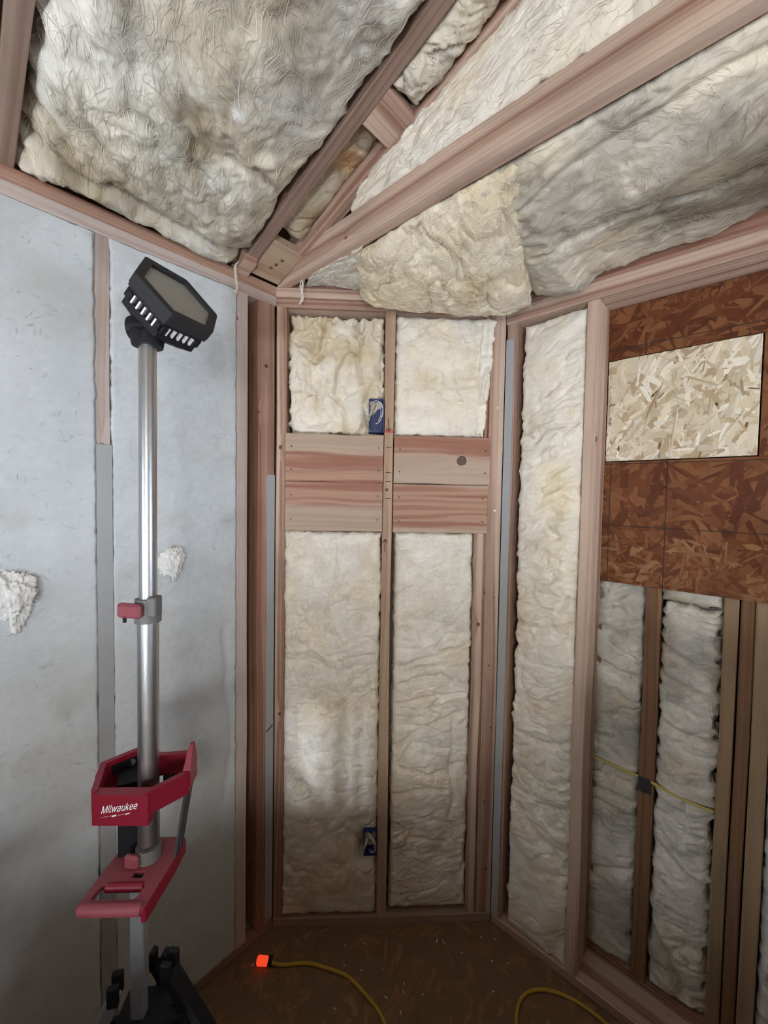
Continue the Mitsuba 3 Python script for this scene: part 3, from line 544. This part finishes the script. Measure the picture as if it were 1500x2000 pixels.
ka = wool('insulation_batt', 'torn yellowish insulation batt bulging over the top of the back wall', A_bot, A_top, (-.1, -.72, -.62), seed=35, res=.0042, palette=(CREAM, np.array(s2l(218, 206, 180)), TAN), mixes=(.5, .5), bulge=.05, low=.022, wr=.022, mid=.012, tear=.012, wscale=.08, jag=.008, fibres=(16000, (.015, .06), None), tone=.14, edge=.03, drop=.035, depth=.05, aniso=(1.3, .8))
B_bot = [prw(1042, 580, -.05), prw(1060, 578, -.045), prw(1100, 583, -.03), prw(1140, 579, -.012), prw(1168, 545, -.006), prw(1230, 516, -.004), prw(1320, 483, -.004), prw(1400, 463, -.004), prw(1500, 412, -.004)+Z*.0, RW(1.3, -.004, 2.465)]
B_top = [LC - DL*.043 + NL*u + Z*2.480 for u in (.72, 1.0, 1.2, 1.4, 1.6, 1.9)]
wool('insulation_batt', 'large grey insulation batt overhead on the right, between the long beam and the right wall', B_bot, B_top, (-.15, -.25, -.95), seed=36, res=.0052, palette=(GREY, CREAM*.95, TAN*.9), mixes=(.35, .3), fibres=(9000, (.015, .06), .3), bulge=.045, low=.018, wr=.008, mid=.005, edge=.035, drop=.04, depth=.05, jag=.006, wscale=.1, aniso=(.8, 1.2), streak=(.25, .2, .014, .005), tone=.14,
     feats=[('line', [(.1, .42), (.3, .47), (.5, .5), (.7, .5)], .010, -.013), ('line', [(.05, .5), (.3, .54), (.6, .56)], .016, .012), ('bump', [(.42, .35)], (.1, .06), .02), ('line', [(.1, .25), (.4, .28), (.6, .24)], .012, -.014)],
     stains=[((.66, .22), (.30, .20), s2l(116, 104, 88), .85), ((.5, .3), (.06, .06), TAN, .35), ((1.0, .3), (.3, .3), s2l(140, 130, 116), .5)])  # brown patches at the right mix staining with painted-in shading
wool('insulation_batt', 'small white insulation piece under the beam above the top plate', [py(596, 560, 1.565), py(650, 560, 1.56), py(712, 572, 1.55)], [pz(600, 541, 2.473), pz(650, 512, 2.473), pz(708, 478, 2.473)], (-.1, -.8, -.6), seed=37, res=.004, palette=(WHITE, GREY, CREAM), mixes=(.4, .2), bulge=.01, low=.012, wr=.012, edge=.015, drop=.015, depth=.03)

WISP1 = [SL(.165, .03, .0), LW(.175, -.03, 2.47), LW(.172, -.03, 2.43), LW(.174, -.026, 2.385)]
WISP2 = [BW(-.235, -.05, 2.49), BW(-.245, -.05, 2.455), BW(-.243, -.048, 2.43), BW(-.252, -.045, 2.40)]
def wisp(k, pts, r, n, seed):
    g = np.random.default_rng(seed); pts = np.asarray(pts, float)
    put('wisp', mikit.ply(cat(*[tube_mesh(pts + g.normal(size=(len(pts), 3))*r*[1, 1, .3], g.uniform(.0005, .0011), 4, 8) for _ in range(n)]), dif(.78, .75, .68)), k)
wisp(kc, WISP1, .003, 9, 1)
wisp(ka, WISP2, .003, 7, 2)

# ------------------------------------------------------------------ electrical boxes, cables and cords
def elec_box(label, x0, x1, z0, z1, o):
    k = thing('electrical_box' if 'electrical_box' not in labels else 'electrical_box_001', label, 'electrical box', None)
    t = .003; w, h, c = x1-x0, z1-z0, ((x0+x1)/2, (z0+z1)/2)
    walls = [box_mesh(BW(x0+t/2, o+.03, c[1]), (t, .06, h)), box_mesh(BW(x1-t/2, o+.03, c[1]), (t, .06, h)), box_mesh(BW(c[0], o+.03, z0+t/2), (w, .06, t)), box_mesh(BW(c[0], o+.03, z1-t/2), (w, .06, t)), box_mesh(BW(c[0], o+.06, c[1]), (w, t, h))]
    walls += [box_mesh(BW(c[0], o+.004, z), (.016, .008, .010)) for z in (z0+.006, z1-.006)]
    put('body', mikit.ply(cat(*walls), 'blue_plastic'), k)
    def W(pts, mat): put('wire', mikit.ply(tube_mesh([BW(x0+a*w, o+d, z0+b*h) for a, d, b in pts], .0013, 6, 40), mat), k, 'bent bare wire')
    W([(.3, .05, .75), (.25, .0, .7), (.05, -.02, .5), (-.2, -.028, .3)], 'wire')
    W([(.4, .05, .8), (.35, -.005, .75), (.15, -.025, .55), (.02, -.03, .3)], 'wire')
    W([(.35, .05, .7), (.5, -.01, .92), (.8, -.028, .8), (.9, -.03, .55), (.7, -.02, .3), (.45, .0, .25)], 'wire_white')
    W([(.3, .05, .6), (.45, -.01, .85), (.7, -.024, .75), (.78, -.024, .5), (.6, -.015, .32)], 'wire')
elec_box('blue electrical box with bent wires high on the central stud, above the boards', .004, .0615, 1.952, 2.078, .0)
elec_box('blue electrical box with a wire loop low on the central stud', .006, .062, .285, .388, .0)
k = thing('power_cable', 'yellow power cable running through the old studs behind the opening', 'cable')
put('sheath', mikit.ply(tube_mesh([RW(.32, .128, .768), RW(.40, .132, .764), RW(.462, .139, .758)], .0042, 8, 24), 'cable_yellow'), k)
put('sheath', mikit.ply(tube_mesh([RW(.50, .139, .756), RW(.57, .130, .750), RW(.664, .134, .746)], .0042, 8, 24), 'cable_yellow'), k)
put('nail_plate', mikit.ply(box_mesh(RW(.482, .1395, .735), (.036, .002, .05), (DR, NR, Z), .0006), 'dark_steel'), None, 'small dark steel plate on the old stud where the yellow cable passes', 'nail plate')
k = thing('extension_cord', 'yellow extension cord across the floor ending in a glowing orange plug', 'extension cord')
put('cable', mikit.ply(tube_mesh([(-.325, 1.42, .016), (-.264, 1.415, .008), (-.19, 1.418, .007), (-.115, 1.40, .007), (-.04, 1.372, .007), (.01, 1.33, .007), (.06, 1.28, .007), (.10, 1.20, .007), (.13, 1.05, .007), (.12, .8, .007)], .0058, 8, 90), 'cord_yellow'), k)
scene['glow'] = {'type': 'diffuse', 'reflectance': rgb(.5, .08, .03)}
put('plug', mikit.ply(trimesh.convex.convex_hull(np.vstack([cyl_mesh((-.366, 1.421, .020), (-.334, 1.42, .018), .015, 16, .014).vertices, cyl_mesh((-.372, 1.421, .020), (-.33, 1.42, .018), .010, 16).vertices])), 'glow', smooth=60, emitter={'type': 'area', 'radiance': rgb(.85, .06, .02)}), k, 'glowing orange-red plug end')
put('plug_collar', mikit.ply(cyl_mesh((-.332, 1.42, .020), (-.318, 1.42, .017), .015, 14), 'black_plastic'), k)
k = thing('extension_cord_001', 'yellow extension cord loop on the floor beside the right bottom plate', 'extension cord')
put('cable', mikit.ply(tube_mesh([(.50, 1.13, .007), (.515, 1.24, .007), (.56, 1.298, .007), (.63, 1.315, .007), (.70, 1.298, .007), (.76, 1.262, .007), (.83, 1.19, .007), (.90, 1.10, .007), (.93, .95, .007)], .0056, 8, 80), 'cord_yellow'), k)

# ------------------------------------------------------------------ floor surface and debris
FLC = [s2l(*c) for c in ((128, 100, 75), (124, 96, 71), (133, 105, 80), (118, 91, 68), (127, 99, 72))]
strands('strand', fl, np.array([-1.2, .45, 0]), DB, -NB, Z, 2.4, 1.12, 2300, ((.03, .10), (.008, .022)), FLC, 21, .0003)
g = np.random.default_rng(5); ms = []
for i in range(60):
    p = np.array([g.uniform(-.5, .8), g.uniform(.9, 1.52), .002])
    if (p-RC) @ NR < .02 or (p-LC) @ NL < .02: continue
    ms.append(box_mesh(p, (g.uniform(.004, .016), g.uniform(.003, .006), .003), (unit([math.cos(i), math.sin(i), 0]), unit([-math.sin(i), math.cos(i), 0]), Z), .001))
put('debris', mikit.ply(cat(*ms), dif(.5, .46, .38)), None, 'pale crumbs of insulation and wood scattered on the floor', 'debris', kind='stuff')

# ------------------------------------------------------------------ work light
wlight = thing('work_light', 'tall red and silver work light tower with a black tilted hexagonal head', 'work light')
PB, PT = np.array([-.452, .851, .60]), np.array([-.4705, .895, 2.02])
def pole(z): return PB + (PT-PB)*(z-PB[2])/(PT[2]-PB[2])
VR = np.array([1., 0, 0]); VF = np.array([0, -1., 0])     # across the line of sight; towards the camera
def wp(r, f, z): return pole(z)*[1, 1, 0] + VR*r + VF*f + Z*z
put('upper_pole', mikit.ply(cyl_mesh(pole(1.45), pole(2.03), .0172, 40), 'aluminium', smooth=40), wlight)
put('lower_pole', mikit.ply(cyl_mesh(pole(.96), pole(1.46), .0205, 40), 'aluminium', smooth=40), wlight)
cl = put('clamp', mikit.ply(cyl_mesh(pole(1.432), pole(1.482), .0255, 28), 'clamp_grey', smooth=40), wlight)
put('clamp_lug', mikit.ply(box_mesh(wp(.018, .010, 1.468), (.020, .030, .042), (VR, VF, Z), .003), 'clamp_grey'), cl)
put('lever', mikit.ply(box_mesh(wp(-.022, .028, 1.463), (.056, .016, .030), (VR+VF*.25, VF-VR*.25, Z), .005), 'red_dusty'), cl, 'red clamp lever')
put('pin', mikit.ply(cyl_mesh(wp(-.034, .026, 1.448), wp(-.034, .026, 1.438), .0035, 10), 'black_plastic'), cl)
# head
w = np.array([-.0287, -2.2185, -.5612]); th = np.linalg.norm(w); kx = w/th
K = np.array([[0, -kx[2], kx[1]], [kx[2], 0, -kx[0]], [-kx[1], kx[0], 0]]); HR = np.eye(3) + math.sin(th)*K + (1-math.cos(th))*K@K
HC0 = EYE + (np.array([-.4675, 1.031, 2.186])-EYE)*.872
E1, E2, E3 = HR[:, 0], HR[:, 1], HR[:, 2]                    # E3 points away from the lens, to the back of the head
def hx(R): return Polygon([(R*math.cos(math.radians(60*i)), R*math.sin(math.radians(60*i))) for i in range(6)])
def head(poly, z0, z1):
    m = trimesh.creation.extrude_polygon(poly, z1-z0, engine='earcut'); m.apply_translation([0, 0, z0])
    M = np.eye(4); M[:3, :3] = HR; M[:3, 3] = HC0; m.apply_transform(M); return m
def hp(x, y, z): return HC0 + E1*x + E2*y + E3*z
RL = .0767
rim = hx(RL*1.25).buffer(-.01).buffer(.01, quad_segs=3)
bez = head(rim.difference(hx(RL)), -.006, .018)
hd = put('bezel', mikit.ply(cat(bez, head(hx(RL*1.22), .016, .024)), 'black_rubber'), wlight)
put('lens', mikit.ply(head(hx(RL*1.005), .001, .006), 'lens'), wlight, 'frosted grey lens')
hous = put('housing', mikit.ply(cat(head(hx(RL*1.13), .022, .032), head(hx(RL*1.03), .03, .052), head(hx(RL*1.12), .050, .064), trimesh.convex.convex_hull(np.vstack([head(hx(RL*1.12), .062, .066).vertices, head(hx(RL*.75), .08, .086).vertices]))), 'black_plastic'), wlight)
for i in range(6):
    a0 = math.radians(60*i+30); ap = RL*1.03*math.cos(math.radians(30)); o = np.array([math.cos(a0), math.sin(a0)]); t = np.array([-o[1], o[0]])
    for j in range(5):
        q = o*(ap+.004) + t*(j-2)*.0135
        put('fin', mikit.ply(box_mesh(hp(q[0], q[1], .0415), (.0036, .009, .0185), (HR @ [t[0], t[1], 0], HR @ [o[0], o[1], 0], E3)), 'bright_fin'), hous)
    for sgn in (-1, 1):
        q = o*(ap+.003) + t*sgn*.036
        put('corner_block', mikit.ply(box_mesh(hp(q[0], q[1], .0415), (.012, .014, .02), (HR @ [t[0], t[1], 0], HR @ [o[0], o[1], 0], E3), .002), 'black_plastic'), hous)
NK = pole(2.03)
nk = trimesh.convex.convex_hull(np.vstack([cyl_mesh(NK+Z*-.012, NK+Z*.012, .030, 20).vertices, cyl_mesh(NK+Z*.02+VR*-.03, NK+Z*.02+VR*.028, .020, 16).vertices]))
put('neck', mikit.ply(cat(nk, trimesh.convex.convex_hull(np.vstack([cyl_mesh(NK+Z*.025+VR*-.034, NK+Z*.025+VR*.026, .024, 16).vertices, [hp(x, y, .075) for x in (-.03, .03) for y in (-.03, .03)]]))), 'black_plastic', smooth=35), wlight)
# carrying frame
def extr(poly, z0, z1):
    m = trimesh.creation.extrude_polygon(poly, z1-z0, engine='earcut'); c = pole((z0+z1)/2)
    M = np.eye(4); M[:3, 0], M[:3, 1], M[:3, 2] = VR, VF, Z; M[:3, 3] = [c[0], c[1], z0]; m.apply_transform(M)
    if m.volume < 0: m.invert()
    return m
P1, P2, P3, P4, P5, P6, P7, P8 = (-.072, .063), (.032, .066), (.082, .006), (.075, -.034), (.056, -.063), (-.003, -.055), (-.058, -.082), (-.110, -.026)
ZR0, ZR1 = 1.066, 1.113
def arm(pts, z0=ZR0, z1=ZR1, b=.006): return extr(LineString(pts).buffer(b, join_style=1, quad_segs=3), z0, z1)
fr = put('carrying_frame', mikit.ply(cat(arm([(.030, .062), P3, P4, P5, P6, P7, P8, (-.076, .055)]), arm([P7, P8], 1.045, ZR1), arm([P8, (-.098, .01)], 1.05, ZR1-.004),
        trimesh.convex.convex_hull(np.vstack([extr(Polygon([(.072, -.036), (.088, -.036), (.090, .004), (.074, .004)]), ZR0+.012, ZR1).vertices, extr(Polygon([(.078, -.030), (.086, -.030), (.086, -.018), (.078, -.018)]), ZR1, ZR1+.043).vertices]))), 'red_plastic'), wlight, 'dark red carrying frame')
fp = put('front_plate', mikit.ply(extr(Polygon([P1, P2, (P2[0], .050), (P1[0], .050)]).buffer(.004, quad_segs=3), 1.048, 1.110), 'red_plastic'), fr, 'bright red plate with white lettering')
tx = meshkit.text_mesh('Milwaukee', .0145, .0008, bold=False); tx.vertices[:, 0] -= tx.bounds[:, 0].mean()
tx.vertices[:, 0] *= .068/(tx.bounds[1, 0]-tx.bounds[0, 0]); tx.vertices[:, 0] += .28*tx.vertices[:, 1]; tx.vertices[:, 1] += .13*tx.vertices[:, 0]
bolt = trimesh.creation.extrude_polygon(Polygon([(-.036, -.013), (-.004, -.0065), (-.006, -.0095), (.022, -.003), (.019, -.006), (.036, .0008), (.012, -.0078), (.014, -.005), (-.014, -.0115), (-.012, -.0085)]).buffer(0), .0008, engine='earcut')
lg = cat(tx, bolt); M = np.eye(4); M[:3, 0], M[:3, 1], M[:3, 2] = VR, Z, VF; c = wp((P1[0]+P2[0])/2, .0702, 1.0795); M[:3, 3] = c; lg.apply_transform(M)
if np.linalg.det(M[:3, :3]) < 0: lg.invert()
put('lettering', mikit.ply(lg, 'white_print'), fp, 'white lettering Milwaukee over a lightning bolt')
put('rubber_pad', mikit.ply(cat(arm([(.012, -.054), (.038, -.058)], ZR0-.016, ZR0, .007), arm([(.045, -.058), (.068, -.046)], ZR0-.016, ZR0, .007)), 'black_rubber'), fr, 'black pads under the frame')
put('screw_boss', mikit.ply(cyl_mesh(wp(-.074, -.066, 1.092), wp(-.068, -.056, 1.092), .009, 14), 'clamp_grey'), fr)
put('recess', mikit.ply(extr(LineString([(-.064, -.068), (-.092, -.036)]).buffer(.005), 1.082, 1.102), 'black_plastic'), fr)
put('power_housing', mikit.ply(extr(Polygon([(-.078, -.03), (-.05, -.066), (-.006, -.05), (-.004, -.022), (-.06, .0)]).buffer(.004), .925, 1.085), 'black_plastic'), wlight, 'black housing behind the pole')
put('side_strut', mikit.ply(cat(*[box_mesh((wp(.079, f, 1.085)+wp(.056, f+.01, .925))/2, (.005, .013, .165), (VR, VF, unit(wp(.079, f, 1.085)-wp(.056, f+.01, .925)))) for f in (-.012, -.034)]), 'dark_steel'), wlight, 'dark side strut')
# lower handle plate
ZP = .922
pl_ = Polygon([(-.064, -.045), (.050, -.045), (.052, .0), (.044, .104), (-.074, .104), (-.070, .055)]).buffer(.005, quad_segs=4).difference(Polygon([(-.054, .066), (.020, .066), (.018, .086), (-.056, .086)]).buffer(.006, quad_segs=4)).difference(Polygon([(-.010, .034), (.012, .034), (.012, .048), (-.010, .048)]))
hpz = put('handle_plate', mikit.ply(cat(extr(pl_, ZP-.008, ZP+.004)), 'red_dusty'), wlight, 'dusty red lower plate with a hand hole')
put('grip', mikit.ply(tube_mesh([wp(-.072, .102, ZP-.004), wp(-.02, .103, ZP-.004), wp(.042, .103, ZP-.004)], .0115, 14, 16), 'red_dusty', smooth=50), hpz)
put('grip', mikit.ply(tube_mesh([wp(-.05, .060, ZP-.003), wp(-.02, .060, ZP-.003), (wp(.022, .060, ZP-.003))], .0085, 12, 12), 'red_plastic', smooth=50), hpz)
put('side_rail', mikit.ply(extr(LineString([(.053, -.045), (.054, 0), (.046, .103)]).buffer(.0055), ZP-.026, ZP+.002), 'red_plastic'), hpz)
put('socket', mikit.ply(extr(Polygon([(-.011, .033), (.013, .033), (.013, .049), (-.011, .049)]), ZP-.010, ZP-.004), 'black_hole'), hpz)
bc = put('base_clamp', mikit.ply(cyl_mesh(pole(.925), pole(.953), .0245, 28), 'clamp_grey', smooth=40), wlight)
put('lever', mikit.ply(box_mesh(wp(-.020, .026, .940), (.032, .014, .028), (VR+VF*.2, VF-VR*.2, Z), .005), 'red_dusty'), bc, 'red lever at the foot of the pole')
# column, hub and legs
col = put('column', mikit.ply(box_mesh((wp(-.014, .012, .66)), (.028, .022, .52), (VR, VF, Z), .003), 'grey_metal'), wlight, 'flat grey column below the plate')
put('rivet', mikit.ply(cyl_mesh(wp(-.010, .022, .850), wp(-.010, .0245, .850), .004, 10), 'black_plastic'), col)
hb = put('leg_hub', mikit.ply(cat(extr(Polygon([(-.05, -.03), (.05, -.03), (.055, .02), (.02, .055), (-.045, .05)]).buffer(.01), .50, .60)), 'black_plastic'), wlight, 'black hub of the legs')
for a_, b_, lab in ((wp(.054, .02, .70), wp(.50, .06, .012), 'black leg'), (wp(-.058, .02, .655), wp(-.33, .06, .012), 'grey leg'), (wp(0, -.045, .64), wp(.02, -.32, .012), 'black leg')):
    ax = unit(b_-a_); sd = unit(np.cross(ax, Z))
    lg_ = put('leg', mikit.ply(cat(box_mesh((a_+b_)/2, (.034, .026, np.linalg.norm(b_-a_)), (sd, np.cross(ax, sd), ax), .004)), 'grey_metal' if 'grey' in lab else 'black_plastic'), wlight, lab)
    put('brace', mikit.ply(cat(*[box_mesh((a_+ax*.09 + wp(0, 0, .56))/2 + sd*q, (.010, .022, np.linalg.norm(a_+ax*.09-wp(0, 0, .56))), (sd, np.cross(unit(a_+ax*.09-wp(0, 0, .56)), sd), unit(a_+ax*.09-wp(0, 0, .56)))) for q in (-.018, .018)]), 'black_plastic'), lg_)
    put('foot', mikit.ply(cyl_mesh(b_-Z*.012, b_+Z*.02, .02, 12), 'black_rubber'), lg_)
    put('prong', mikit.ply(cat(*[box_mesh(a_+sd*q+Z*.012, (.012, .022, .045), (sd, np.cross(sd, Z), Z), .003) for q in (-.014, .014)]), 'black_plastic'), lg_)
